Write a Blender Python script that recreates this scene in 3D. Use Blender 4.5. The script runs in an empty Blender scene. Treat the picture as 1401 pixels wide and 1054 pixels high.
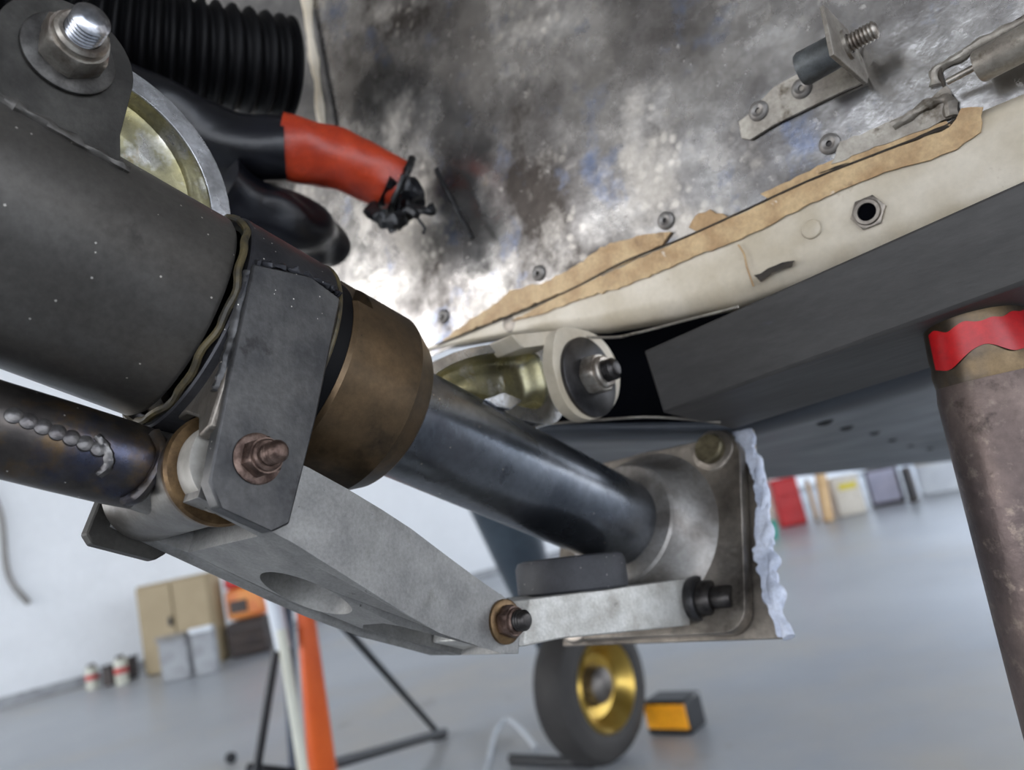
import bpy, bmesh, math, random
from mathutils import Vector, Matrix, noise
from mathutils.geometry import tessellate_polygon
random.seed(4)
# ------------------------------------------------------------------ camera, world, light, exposure
F = 1050.0; CX, CY = 700.5, 527.0
def V(*a): return Vector(a)
UPC = V(-.205, .965, -.159).normalized()
AX = V(.685, -.392, -.613).normalized()
BX = V(1169, 400, 1050).normalized(); BX = (BX - AX*BX.dot(AX)).normalized(); CXX = AX.cross(BX)
X_C = (BX - UPC*BX.dot(UPC)).normalized(); Y_C = UPC.cross(X_C)
CAMH = .70
def cv(p): return Vector((X_C.dot(p), Y_C.dot(p), UPC.dot(p)))          # direction: lens frame -> room frame
def cw(p): return cv(p) + Vector((0, 0, CAMH))
R3 = Matrix((X_C, Y_C, UPC))
cam = bpy.data.cameras.new('camera'); camo = bpy.data.objects.new('camera', cam)
bpy.context.scene.collection.objects.link(camo)
camo.matrix_world = Matrix.Translation((0, 0, CAMH)) @ R3.to_4x4()
cam.sensor_width = 36; cam.lens = 36*F/1401; cam.clip_start = .01; cam.clip_end = 200
cam.dof.use_dof = True; cam.dof.focus_distance = .238; cam.dof.aperture_fstop = 11
sc = bpy.context.scene; sc.camera = camo
sc.view_settings.view_transform = 'Standard'; sc.view_settings.look = 'None'
sc.view_settings.gamma = 1; sc.view_settings.use_curve_mapping = False
sc.view_settings.exposure = 0.28
w = bpy.data.worlds.new('sky'); sc.world = w; w.use_nodes = True
nt = w.node_tree; bg = nt.nodes['Background']
tc = nt.nodes.new('ShaderNodeTexCoord'); sx = nt.nodes.new('ShaderNodeSeparateXYZ'); rp = nt.nodes.new('ShaderNodeValToRGB')
nt.links.new(tc.outputs['Generated'], sx.inputs[0]); nt.links.new(sx.outputs['Z'], rp.inputs[0]); nt.links.new(rp.outputs[0], bg.inputs[0])
rp.color_ramp.elements[0].position = 0; rp.color_ramp.elements[0].color = (.94, .96, 1, 1)
rp.color_ramp.elements[1].position = .6; rp.color_ramp.elements[1].color = (.62, .76, 1, 1)
bg.inputs[1].default_value = 3.4
def area(name, loc, to, sx_, sy_, power, col=(1, 1, 1)):
    l = bpy.data.lights.new(name, 'AREA'); l.shape = 'RECTANGLE'; l.size = sx_; l.size_y = sy_; l.energy = power; l.color = col
    o = bpy.data.objects.new(name, l); sc.collection.objects.link(o); o.location = loc
    o.rotation_euler = (Vector(to)-Vector(loc)).to_track_quat('-Z', 'Y').to_euler(); return o
area('hangar_door_daylight', (-7, -6.5, 2.2), (0, 0, 1), 5, 3.4, 260, (1, .98, .96))

# ------------------------------------------------------------------ frames and pixel intersections
def ray(x, y): return cv(V(x-CX, -(y-CY), -F))
def P(x, y, d): return ray(x, y)*(d/F) + Vector((0, 0, CAMH))
class Fr:
    def __init__(s, o, e1, e2, e3): s.o = Vector(o); s.e = [Vector(e).normalized() for e in (e1, e2, e3)]
    def P(s, u, v, w_): return s.o + s.e[0]*u + s.e[1]*v + s.e[2]*w_
    def D(s, u, v, w_): return s.e[0]*u + s.e[1]*v + s.e[2]*w_
    def hit(s, x, y, i, val):
        r = ray(x, y); n = s.e[i]; o = Vector((0, 0, CAMH))
        q = o + r*((val + n.dot(s.o-o))/n.dot(r)) - s.o
        return [e.dot(q) for e in s.e]
ST = Fr(cw(V(-.0926, .0140, -.2587)), cv(AX), cv(BX), cv(CXX))           # strut: along the tube, across (hinge axis), downward
YS = .3077                                                                # distance of the skin plane
SK = Fr((0, YS, CAMH), (1, 0, 0), (0, 1, 0), (0, 0, 1))
def sk(x, y, off=0): h = SK.hit(x, y, 1, -off); return h[0], h[2]
def fl(x, y, z=0.):
    r = ray(x, y); return Vector((0, 0, CAMH)) + r*((z-CAMH)/r.z)

# ------------------------------------------------------------------ materials
def lin(c):
    return tuple(((v/255)/12.92 if v/255 <= .04045 else ((v/255+.055)/1.055)**2.4) for v in c) + (1,)
M = {}
def mat(name, c1, c2=None, scale=60, metal=0., rough=.5, rough2=None, bump=0., bscale=None, lo=.38, hi=.62,
        patches=(), specks=0, emit=0, coat=0, detail=6, stretch=None, spec=.5, wave=0, wscale=18, grain=.16, spots=0):
    m = bpy.data.materials.new(name); m.use_nodes = True; t = m.node_tree; N = t.nodes; L = t.links
    b = N['Principled BSDF']; b.inputs['Metallic'].default_value = metal; b.inputs['Roughness'].default_value = rough
    b.inputs['Specular IOR Level'].default_value = spec
    if coat: b.inputs['Coat Weight'].default_value = coat; b.inputs['Coat Roughness'].default_value = .15
    tcn = N.new('ShaderNodeTexCoord'); src = tcn.outputs['Object']
    if stretch:
        mp = N.new('ShaderNodeMapping'); mp.inputs['Scale'].default_value = stretch; L.new(src, mp.inputs[0]); src = mp.outputs[0]
    def nz(s, det=detail, r=.55):
        n = N.new('ShaderNodeTexNoise'); n.inputs['Scale'].default_value = s; n.inputs['Detail'].default_value = det
        n.inputs['Roughness'].default_value = r; L.new(src, n.inputs['Vector']); return n.outputs['Fac']
    def mr(val, a, c, x=0., y=1.):
        n = N.new('ShaderNodeMapRange'); n.inputs[1].default_value = a; n.inputs[2].default_value = c
        n.inputs[3].default_value = x; n.inputs[4].default_value = y; L.new(val, n.inputs[0]); return n.outputs[0]
    def mix(f, a, c):
        n = N.new('ShaderNodeMix'); n.data_type = 'RGBA'; L.new(f, n.inputs[0])
        for k, s in ((6, a), (7, c)):
            if isinstance(s, tuple): n.inputs[k].default_value = s
            else: L.new(s, n.inputs[k])
        return n.outputs[2]
    base = lin(c1); f = nz(scale)
    if c2: base = mix(mr(f, lo, hi), lin(c1), lin(c2))
    ro = None
    if rough2 is not None: ro = mr(nz(scale*.7), .35, .65, rough, rough2)
    for (pc, ps, a, c, pr) in patches:                                   # colour, noise scale, threshold lo/hi, roughness there
        n = mr(nz(ps, 8, .65), a, c); base = mix(n, base, lin(pc))
        if pr is not None:
            q = N.new('ShaderNodeMix'); q.data_type = 'FLOAT'; L.new(n, q.inputs[0])
            if ro is None: q.inputs[2].default_value = rough
            else: L.new(ro, q.inputs[2])
            q.inputs[3].default_value = pr; ro = q.outputs[0]
    if specks:
        vn = N.new('ShaderNodeTexVoronoi'); vn.inputs['Scale'].default_value = specks; vn.inputs['Randomness'].default_value = 1
        L.new(src, vn.inputs['Vector'])
        s2 = N.new('ShaderNodeSeparateColor'); L.new(vn.outputs['Color'], s2.inputs[0])
        g = N.new('ShaderNodeMath'); g.operation = 'GREATER_THAN'; g.inputs[1].default_value = .82; L.new(s2.outputs[0], g.inputs[0])
        d = N.new('ShaderNodeMath'); d.operation = 'LESS_THAN'; d.inputs[1].default_value = .11; L.new(vn.outputs['Distance'], d.inputs[0])
        mu = N.new('ShaderNodeMath'); mu.operation = 'MULTIPLY'; L.new(g.outputs[0], mu.inputs[0]); L.new(d.outputs[0], mu.inputs[1])
        base = mix(mu.outputs[0], base, lin((200, 195, 185)))
    if spots:
        wv = N.new('ShaderNodeVectorMath'); wv.operation = 'MULTIPLY_ADD'; wv.inputs[1].default_value = (.006,)*3
        nn_ = N.new('ShaderNodeTexNoise'); nn_.inputs['Scale'].default_value = 90; L.new(src, nn_.inputs['Vector'])
        L.new(nn_.outputs['Color'], wv.inputs[0]); L.new(src, wv.inputs[2])
        vn = N.new('ShaderNodeTexVoronoi'); vn.inputs['Scale'].default_value = spots; L.new(wv.outputs[0], vn.inputs['Vector'])
        dm = mr(vn.outputs['Distance'], .42, .18); ms_ = mr(nz(18, 3), .5, .62, 0, .5)
        mu2 = N.new('ShaderNodeMath'); mu2.operation = 'MULTIPLY'; L.new(dm, mu2.inputs[0]); L.new(ms_, mu2.inputs[1])
        base = mix(mu2.outputs[0], base, lin((206, 200, 190)))
    if grain:
        gm = N.new('ShaderNodeMix'); gm.data_type = 'RGBA'; gm.blend_type = 'MULTIPLY'; gm.inputs[0].default_value = 1
        gv = mr(nz(scale*9, 4, .7), .3, .7, 1-grain, 1+grain); cb_ = N.new('ShaderNodeCombineColor')
        for k in range(3): L.new(gv, cb_.inputs[k])
        if isinstance(base, tuple): gm.inputs[6].default_value = base
        else: L.new(base, gm.inputs[6])
        L.new(cb_.outputs[0], gm.inputs[7]); base = gm.outputs[2]
    if isinstance(base, tuple): b.inputs['Base Color'].default_value = base
    else: L.new(base, b.inputs['Base Color'])
    if ro is not None: L.new(ro, b.inputs['Roughness'])
    last = None
    if wave:
        bw = N.new('ShaderNodeBump'); bw.inputs['Strength'].default_value = 1; bw.inputs['Distance'].default_value = wave
        L.new(nz(wscale, 2), bw.inputs['Height']); last = bw
    if bump:
        bp = N.new('ShaderNodeBump'); bp.inputs['Strength'].default_value = .8; bp.inputs['Distance'].default_value = bump
        L.new(nz(bscale or scale*3, 5), bp.inputs['Height'])
        if last: L.new(last.outputs[0], bp.inputs['Normal'])
        last = bp
    if last: L.new(last.outputs[0], b.inputs['Normal'])
    M[name] = m; return m
mat('strut_grey', (92, 89, 85), (82, 79, 75), 45, .5, .36, .46, .00006, 500, specks=352, patches=(((46, 43, 41), 30, .62, .75, .5),))
mat('sleeve_black', (46, 46, 50), (60, 60, 63), 70, .5, .36, .5, .0002, 300, specks=440)
mat('lug_steel', (88, 87, 86), (66, 66, 67), 50, .75, .38, .5, .0002, 260, specks=484, patches=(((48, 46, 46), 60, .6, .7, .5),))
mat('upper_lug_steel', (72, 70, 66), (52, 50, 47), 60, .6, .5, .6, .0002, 300)
mat('seal_brown', (86, 76, 50), (46, 42, 34), 160, .1, .5, None, .0003, 300)
mat('nut_brown', (106, 86, 62), (78, 65, 48), 45, .65, .32, .42, .00008, 400, patches=(((34, 28, 24), 90, .62, .68, .4), ((44, 36, 28), 22, .55, .72, None)))
mat('chrome_dark', (128, 132, 138), (92, 97, 104), 22, .95, .26, .36, .00006, 500, specks=264, patches=(((30, 32, 36), 28, .58, .7, .35),), stretch=(1, 1, 1))
mat('casting', (150, 142, 132), (100, 94, 87), 36, .8, .34, .5, .0005, 160, patches=(((52, 47, 42), 30, .58, .72, .5),))
mat('casting_bright', (160, 157, 153), (118, 113, 108), 50, .7, .42, .55, .0003, 200)
mat('alu_machined', (146, 145, 142), (130, 129, 127), 90, .55, .42, .55, .0001, 500, patches=(((52, 50, 48), 110, .66, .70, .7), ((116, 114, 110), 40, .58, .7, None)))
mat('alu_bright', (190, 189, 184), (162, 159, 152), 90, .6, .4, .55, .0001, 400, patches=(((60, 56, 50), 90, .66, .72, .7),))
mat('alu_polished', (205, 206, 208), (160, 160, 160), 70, .95, .2, .34, .0002, 200)
mat('chromate', (186, 178, 138), (150, 146, 122), 70, .85, .25, .4, .0003, 160, patches=(((170, 130, 50), 90, .62, .72, .5), ((214, 212, 204), 40, .55, .65, .25)))
mat('bolt_steel', (176, 170, 160), (124, 114, 104), 160, .7, .28, .42, .00002, 900)
mat('bolt_bright', (200, 200, 202), (150, 152, 158), 200, 1, .2)
mat('bolt_rust', (128, 108, 98), (78, 62, 55), 260, .8, .35, .55, .0002, 900)
mat('bolt_black', (74, 71, 69), (50, 47, 46), 200, .8, .36)
mat('bolt_head_olive', (118, 110, 88), (90, 84, 66), 200, .75, .38)
mat('washer_dull', (92, 90, 87), (66, 64, 62), 200, .75, .45, .55, .0001, 600)
mat('washer_dark', (72, 71, 72), (56, 55, 56), 120, .8, .38)
mat('brace_steel', (98, 92, 86), (66, 62, 60), 30, .85, .26, .4, .0002, 200, specks=396,
    patches=(((96, 78, 56), 36, .55, .66, .35), ((62, 64, 78), 22, .57, .66, .25)))
mat('barrel_steel', (140, 136, 130), (104, 99, 95), 60, .9, .27, .4, .0001, 300, specks=484)
mat('weld', (112, 110, 108), (80, 76, 76), 120, .9, .3, .4, .0003, 500)
mat('bronze', (128, 104, 74), (84, 66, 46), 120, .8, .35)
mat('white_plastic', (190, 186, 178), (150, 146, 138), 90, .1, .4, grain=.03)
mat('rubber', (44, 45, 48), (54, 54, 58), 90, 0, .62, None, .0001, 500, specks=572)
mat('beam_black', (58, 56, 54), (70, 68, 66), 40, 0, .5, .65, .0003, 150, stretch=(.25, 1, 1), patches=(((74, 74, 78), 110, .62, .72, .7),))
mat('black_plastic', (4, 4, 6), (7, 7, 9), 60, 0, .55, spec=.18)
mat('black_tape', (7, 8, 13), (14, 15, 22), 30, 0, .34, None, .0008, 60)
mat('orange_tape', (176, 58, 26), (150, 44, 20), 50, 0, .38, None, .0006, 110, patches=(((214, 96, 60), 120, .64, .7, .3),))
mat('black_tie', (10, 10, 11), (20, 20, 22), 100, 0, .35)
mat('skin', (182, 179, 175), (132, 129, 127), 26, .92, .14, .32, .0001, 300, wave=.0011, wscale=26, detail=9, spots=150,
    patches=(((72, 67, 63), 12, .46, .62, .42), ((176, 172, 166), 150, .62, .70, .4), ((112, 120, 140), 30, .56, .70, .3), ((168, 163, 156), 17, .54, .66, .5), ((160, 142, 116), 22, .68, .8, .55)))  # blue-grey patches paint sky reflections into the metal colour
mat('bracket_alu', (172, 166, 155), (134, 127, 118), 70, .5, .45, .55, .0002, 300, patches=(((88, 78, 64), 60, .58, .68, .6),))
mat('spacer_grey', (112, 116, 118), (80, 82, 82), 120, .6, .5, .6, .0002, 400)
mat('sealant_tan', (196, 168, 126), (166, 134, 94), 70, 0, .55, None, .0008, 160, patches=(((128, 100, 70), 60, .6, .7, None), ((214, 204, 188), 110, .66, .72, None)))
mat('paint_cream', (206, 196, 178), (186, 174, 152), 40, 0, .42, None, .0003, 120, patches=(((142, 118, 88), 60, .63, .75, None), ((96, 84, 70), 190, .7, .74, None)), grain=.05)
mat('paint_white', (212, 206, 194), (190, 184, 172), 50, 0, .4, grain=.03)
mat('groove', (60, 52, 42), (34, 28, 22), 80, 0, .7)
mat('sealant_white', (206, 212, 226), (176, 184, 202), 60, 0, .45, None, .0015, 90)
mat('belly_grey', (58, 63, 70), (50, 54, 61), 14, 0, .38, .5)
mat('cavity_shade', (2, 3, 6), (4, 5, 9), 30, 0, .9, spec=.05)  # near-black colour standing in for shade in deep openings
mat('bay_grey', (150, 146, 140), (96, 94, 92), 18, .5, .45)
mat('post_steel', (112, 98, 92), (78, 68, 66), 24, .75, .34, .5, .0003, 200, patches=(((128, 116, 106), 170, .55, .72, .4), ((58, 50, 48), 70, .56, .7, .5)))
mat('neck_steel', (104, 88, 66), (74, 66, 58), 60, .8, .3, .45)
mat('red_paint', (196, 24, 26), (170, 16, 22), 50, 0, .3)
mat('floor', (184, 189, 194), (172, 178, 185), .8, 0, .3, .42, patches=(((196, 190, 178), .5, .5, .7, None), ((160, 156, 148), 3, .64, .74, .5)), grain=.03)
mat('wall_white', (226, 230, 234), (220, 224, 228), 2, 0, .7, grain=.03)
mat('ceiling_grey', (112, 107, 101), (102, 98, 93), 1, 0, .8, grain=.03)
mat('cabinet_tan', (156, 141, 112), (148, 133, 104), 4, 0, .6, grain=.03)
mat('cabinet_grey', (136, 134, 132), (116, 114, 110), 8, 0, .6)
mat('machine_orange', (214, 140, 72), (200, 110, 60), 8, 0, .5, grain=.03)
mat('dark_brown', (66, 56, 52), (50, 44, 44), 8, 0, .6)
mat('bin_grey', (156, 160, 164), (130, 132, 136), 12, 0, .5, grain=.03)
mat('jack_orange', (214, 96, 34), (196, 80, 26), 5, .1, .4, grain=.03)
mat('pole_cream', (206, 208, 196), (190, 190, 176), 5, 0, .4, grain=.03)
mat('pole_white', (214, 220, 226), (200, 206, 214), 5, 0, .4, grain=.03)
mat('steel_black', (30, 32, 36), (22, 24, 28), 20, .2, .4)
mat('steel_blue', (62, 72, 88), (50, 58, 72), 20, .2, .4)
mat('tyre', (40, 38, 37), (48, 46, 44), 12, 0, .7)
mat('gold_rim', (190, 162, 86), (172, 140, 62), 14, .85, .28, grain=.03)
mat('hub_grey', (112, 108, 104), (76, 72, 70), 24, .7, .4)
mat('leg_blue', (70, 82, 92), (60, 70, 80), 6, .2, .35)
mat('label_orange', (248, 170, 24), (240, 156, 16), 8, 0, .5)
mat('hose_white', (214, 220, 226), (206, 212, 218), 8, 0, .4, grain=.03)
mat('red_metal', (186, 26, 30), (170, 20, 26), 8, 0, .4)
mat('wood', (212, 180, 134), (196, 160, 112), 10, 0, .5, grain=.03)
mat('teal', (40, 160, 140), (30, 140, 126), 8, 0, .5)
mat('yellow', (214, 200, 70), (206, 190, 60), 8, 0, .5)
mat('board_lilac', (186, 186, 206), (170, 172, 194), 8, 0, .5, grain=.03)

# ------------------------------------------------------------------ mesh helpers (vertices in room coordinates)
col = sc.collection
def locof(o):
    l = Vector((0, 0, 0))
    while o: l += o.location; o = o.parent
    return l
def obj(name, vf, m, parent=None, bevel=0, sub=0, smooth=35, origin=None, seg=2):
    vs, fs = vf[0], vf[1]
    if parent: org = locof(parent)
    elif origin is not None: org = Vector(origin)
    else:
        xs = [v.x for v in vs]; ys = [v.y for v in vs]; zs = [v.z for v in vs]
        org = Vector(((min(xs)+max(xs))/2, (min(ys)+max(ys))/2, min(zs)))
    me = bpy.data.meshes.new(name); me.from_pydata([tuple(v-org) for v in vs], [], fs); me.validate()
    bm = bmesh.new(); bm.from_mesh(me); bmesh.ops.remove_doubles(bm, verts=bm.verts, dist=1e-7)
    bmesh.ops.recalc_face_normals(bm, faces=bm.faces); bm.to_mesh(me); bm.free()
    me.materials.append(M[m])
    if smooth:
        for p in me.polygons: p.use_smooth = True
        me.set_sharp_from_angle(angle=math.radians(smooth))
    o = bpy.data.objects.new(name, me); col.objects.link(o)
    if parent: o.parent = parent
    else: o.location = org
    if bevel:
        b = o.modifiers.new('bevel', 'BEVEL'); b.width = bevel; b.segments = seg; b.limit_method = 'ANGLE'; b.angle_limit = math.radians(35); b.harden_normals = False
    if sub: s = o.modifiers.new('sub', 'SUBSURF'); s.levels = s.render_levels = sub
    return o
def tag(o, label=None, cat=None, group=None, kind=None):
    for k, v in (('label', label), ('category', cat), ('group', group), ('kind', kind)):
        if v: o[k] = v
    return o
def thing(name, loc, label, cat, group=None):
    o = bpy.data.objects.new(name, None); o.empty_display_size = .01; o.location = loc; col.objects.link(o)
    return tag(o, label, cat, group)
def basis(ax):
    ax = Vector(ax).normalized(); t = Vector((0, 0, 1)) if abs(ax.z) < .9 else Vector((1, 0, 0))
    e1 = ax.cross(t).normalized(); return ax, e1, ax.cross(e1)
def lathe(o, ax, prof, n=48, a0=0, a1=2*math.pi, ref=None):
    ax, e1, e2 = basis(ax)
    if ref is not None: e1 = (Vector(ref)-ax*ax.dot(ref)).normalized(); e2 = ax.cross(e1)
    o = Vector(o); full = abs(a1-a0-2*math.pi) < 1e-6; k = n if full else n+1
    vs = []; fs = []
    for (t, r) in prof:
        for i in range(k):
            a = a0+(a1-a0)*i/n; vs.append(o+ax*t+(e1*math.cos(a)+e2*math.sin(a))*max(r, 1e-5))
    for j in range(len(prof)-1):
        for i in range(n):
            i2 = (i+1) % k
            fs.append((j*k+i, j*k+i2, (j+1)*k+i2, (j+1)*k+i))
    return vs, fs
def join(*parts):
    vs = []; fs = []
    for v, f in parts:
        b = len(vs); vs += v; fs += [tuple(i+b for i in q) for q in f]
    return vs, fs
def prism(outer, holes, mapf):
    loops = [outer]+list(holes); pts = [p for l in loops for p in l]; n = len(pts)
    tris = tessellate_polygon([[Vector((p[0], p[1], 0)) for p in l] for l in loops])
    vs = [mapf(p[0], p[1], 0) for p in pts]+[mapf(p[0], p[1], 1) for p in pts]
    fs = [tuple(t) for t in tris]+[tuple(i+n for i in reversed(t)) for t in tris]
    b = 0
    for l in loops:
        for i in range(len(l)):
            j = (i+1) % len(l); fs.append((b+i, b+j, b+j+n, b+i+n))
        b += len(l)
    return vs, fs
def box(o, e1, e2, e3, a, b, c):
    """box spanning a=(lo,hi) b=(lo,hi) c=(lo,hi) along e1,e2,e3"""
    vs = [Vector(o)+Vector(e1)*x+Vector(e2)*y+Vector(e3)*z for x in a for y in b for z in c]
    return vs, [(0, 1, 3, 2), (4, 6, 7, 5), (0, 4, 5, 1), (2, 3, 7, 6), (0, 2, 6, 4), (1, 5, 7, 3)]
def smoothpath(pts, k=6):
    out = []
    for i in range(len(pts)-1):
        p0 = pts[max(i-1, 0)]; p1 = pts[i]; p2 = pts[i+1]; p3 = pts[min(i+2, len(pts)-1)]
        for j in range(k):
            t = j/k; out.append(.5*((2*p1)+(p2-p0)*t+(2*p0-5*p1+4*p2-p3)*t*t+(3*p1-p0-3*p2+p3)*t**3))
    out.append(pts[-1]); return out
def tube(path, r, n=20, nz=0, nf=60, cap=True):
    rr = r if callable(r) else (lambda t: r)
    vs = []; fs = []; m = len(path); prev = None
    for i, p in enumerate(path):
        t = (path[min(i+1, m-1)]-path[max(i-1, 0)]).normalized()
        if prev is None: _, e1, _2 = basis(t)
        else: e1 = (prev-t*prev.dot(t)).normalized()
        prev = e1; e2 = t.cross(e1); rad = rr(i/(m-1))
        for k in range(n):
            a = 2*math.pi*k/n; q = p+(e1*math.cos(a)+e2*math.sin(a))*rad
            if nz: q = q+(q-p).normalized()*nz*noise.noise(q*nf)
            vs.append(q)
    for i in range(m-1):
        for k in range(n):
            k2 = (k+1) % n; fs.append((i*n+k, i*n+k2, (i+1)*n+k2, (i+1)*n+k))
    if cap: fs.append(tuple(range(n))); fs.append(tuple((m-1)*n+k for k in range(n)))
    return vs, fs
def hexnut(o, ax, af, h, rot=0):
    ax, e1, e2 = basis(ax); r = af/math.sqrt(3); vs = []; fs = []
    rings = ((0, .93), (h*.1, 1), (h*.86, 1), (h, .88))
    n = 24
    for t, s in rings:
        for i in range(n):
            a = 2*math.pi*i/n+rot; m = ((a-rot) % (math.pi/3))-math.pi/6
            rad = min(af/2/math.cos(m), r*s if s < 1 else 9)
            vs.append(Vector(o)+ax*t+(e1*math.cos(a)+e2*math.sin(a))*rad)
    for j in range(3):
        for i in range(n): fs.append((j*n+i, j*n+(i+1) % n, (j+1)*n+(i+1) % n, (j+1)*n+i))
    fs.append(tuple(range(n))); fs.append(tuple(3*n+i for i in range(n)))
    return vs, fs
def thread(r, L, pitch=.0013, dome=.0012, start=0.):
    pr = []; t = start; 
    while t < L-dome:
        pr += [(t, r*.84), (t+pitch*.4, r), (t+pitch*.6, r)]; t += pitch
    pr += [(t, r*.86), (L-dome*.5, r*.8), (L-dome*.1, r*.62), (L, r*.5), (L, 0)]
    return pr
def fastener(name, label, o, ax, washer, nut, shank, mw, mn, ms, collar=True, rot=0, cat='bolt', group=None):
    """washer=(r,t) nut=(af,h) shank=(r,L); all start at o and stick out along ax"""
    o = Vector(o); ax = Vector(ax).normalized(); t = thing(name, o, label, cat, group); z = 0
    if washer:
        obj('washer', lathe(o, ax, [(0, shank[0]), (0, washer[0]-.0004), (.0003, washer[0]), (washer[1]-.0003, washer[0]), (washer[1], washer[0]-.0005), (washer[1], shank[0])], 64), mw, t); z = washer[1]
    pr = hexnut(o+ax*z, ax, nut[0], nut[1], rot)
    if collar:
        rc = nut[0]*.46; h = nut[1]
        pr = join(pr, lathe(o+ax*z, ax, [(h*.9, nut[0]*.46), (h*1.02, nut[0]*.46), (h*1.22, rc*.98), (h*1.32, rc*.86), (h*1.3, shank[0]*1.02), (h*.9, shank[0])], 40))
    obj('nut', pr, mn, t)
    obj('threaded_shank', lathe(o, ax, thread(shank[0], shank[1]+z+nut[1]), 36), ms, t)
    return t
def arc(cx, cy, r, a0, a1, n): return [(cx+r*math.cos(math.radians(a0+(a1-a0)*i/n)), cy+r*math.sin(math.radians(a0+(a1-a0)*i/n))) for i in range(n+1)]

# ------------------------------------------------------------------ the hangar (setting)
Z = Vector((0, 0, 1)); Xw = Vector((1, 0, 0)); Yw = Vector((0, 1, 0))
tag(obj('floor', box((0, 0, 0), Xw, Yw, Z, (-22, 16), (-14, 20), (-.1, 0)), 'floor', smooth=0), kind='structure')
wa, wb = fl(0, 971), fl(1250, 632); wd = (wb-wa).normalized(); wn = Vector((wd.y, -wd.x, 0))
if wn.dot(-wa) < 0: wn = -wn
tag(obj('wall_back', box(wa, wd, -wn, Z, (-9, 22), (0, .15), (0, 5)), 'wall_white', smooth=0), kind='structure')
tag(obj('ceiling', box((0, 0, 0), Xw, Yw, Z, (-17, 9), (-13, 16), (5, 5.15)), 'ceiling_grey', smooth=0), kind='structure')
tag(obj('baseboard_back', box(wa, wd, wn, Z, (-9, 22), (0, .012), (0, .09)), 'bin_grey', smooth=0), kind='structure')

# ------------------------------------------------------------------ airframe
air = thing('airframe', (0, YS, CAMH+.1), 'worn aluminium aircraft underside with cream painted lower strip and tan sealant', 'fuselage')
def skmap(off0, off1): return lambda x, z, s: SK.P(x, -(off1 if s else off0), z)
def grid(f, nu, nv):
    vs = [f(i/nu, j/nv) for j in range(nv+1) for i in range(nu+1)]
    fs = [(j*(nu+1)+i, j*(nu+1)+i+1, (j+1)*(nu+1)+i+1, (j+1)*(nu+1)+i) for j in range(nv) for i in range(nu)]
    return vs, fs
xl, zl = sk(448, 100); z_seam = sk(760, 405)[1]
xr = sk(1560, 60)[0]
def sheet(f, nu, nv, th):
    v, f_ = grid(f, nu, nv); n = len(v)
    return v, f_
st_x = xr+.35
skin = obj('skin_panel', box((0, YS, CAMH), Xw, Yw, Z, (xl-.25, st_x), (0, .0012), (z_seam-.003, .55)), 'skin', air, smooth=0)
# bay side panel left of the corner, coming towards the camera side
bp = box(SK.P(xl, -.003, 0), (Xw*-1-Yw*.25).normalized(), Yw, Z, (0, .5), (0, .002), (sk(448, 185)[1], .55))
obj('bay_panel', bp, 'bay_grey', air, smooth=0)
bead = smoothpath([SK.P(sk(x, y, .004)[0], -.004, sk(x, y, .004)[1]) for x, y in ((417, -30), (424, 40), (432, 90), (437, 130), (443, 175))])
obj('corner_sealant', tube(bead, lambda t: .0034+.0008*math.sin(t*17), 10, .001, 200), 'paint_cream', air)
# seam strip: cream painted panel under the seam, rolling under at its lower edge
seam = [(560, 486), (600, 470), (680, 438), (760, 404), (850, 358), (930, 326), (1010, 290), (1105, 246), (1206, 205), (1300, 171), (1420, 120), (1600, 40)]
low = [(560, 496), (600, 480), (660, 470), (745, 458), (830, 456), (930, 440), (1010, 424), (1105, 392), (1206, 356), (1300, 325), (1420, 290), (1600, 230)]
st = []
for (a, b) in zip(seam, low):
    A_ = sk(*a); B_ = SK.hit(b[0], b[1], 1, .004); st.append((A_[0], A_[1], B_[0], B_[2]))
k0, k1 = st[-2], st[-1]; st.append(tuple(k1[q]+(k1[q]-k0[q])*3 for q in range(4)))
vs = []; fs = []
S2 = []
for i in range(len(st)-1):
    for k in range(4): S2.append([st[i][q]+(st[i+1][q]-st[i][q])*k/4 for q in range(4)])
S2.append(list(st[-1]))
for (x0, z0, x1, z1) in S2:
    for k in range(11):
        t = k/10; x = x0+(x1-x0)*t; zz = z0+(z1-z0)*t
        roll = max(0, (t-.72)/.28); y = -.0025*min(1, t*8) + .008*roll*roll+.0005*noise.noise(Vector((x*40, zz*60, 1)))
        vs.append(SK.P(x, y, zz))
m_ = 11
for i in range(len(S2)-1):
    for k in range(m_-1): fs.append((i*m_+k, i*m_+k+1, (i+1)*m_+k+1, (i+1)*m_+k))
strip = obj('belly_strip', (vs, fs), 'paint_cream', air); sm = strip.modifiers.new('t', 'SOLIDIFY'); sm.thickness = .0012
def skinpatch(name, pts, off, th, m, jit=.0006):
    pp = [sk(*p, off) for p in pts]; q = []
    for i in range(len(pp)):
        a = Vector(pp[i]); b = Vector(pp[(i+1) % len(pp)]); n = max(2, int((b-a).length/.0025))
        for k in range(n):
            c = a.lerp(b, k/n); c += Vector((noise.noise(Vector((c.x*300, c.y*300, 3))), noise.noise(Vector((c.x*300, c.y*300, 9)))))*jit*2
            q.append((c.x, c.y))
    return obj(name, prism(q, [], skmap(off, off+th)), m, air, bevel=.0003)
skinpatch('sealant', [(602, 471), (640, 441), (668, 424), (700, 398), (745, 388), (790, 364), (830, 336), (880, 322), (920, 318), (908, 334), (870, 356), (830, 374), (760, 405), (700, 430), (650, 450)], .0004, .0014, 'sealant_tan')
skinpatch('sealant', [(944, 312), (950, 296), (975, 288), (1003, 300), (996, 310), (960, 322)], .0004, .0012, 'sealant_tan')
skinpatch('sealant', [(1042, 266), (1100, 240), (1150, 215), (1200, 200), (1250, 184), (1298, 166), (1302, 173), (1206, 213), (1130, 246), (1060, 276)], .0004, .0016, 'sealant_tan')
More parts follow.
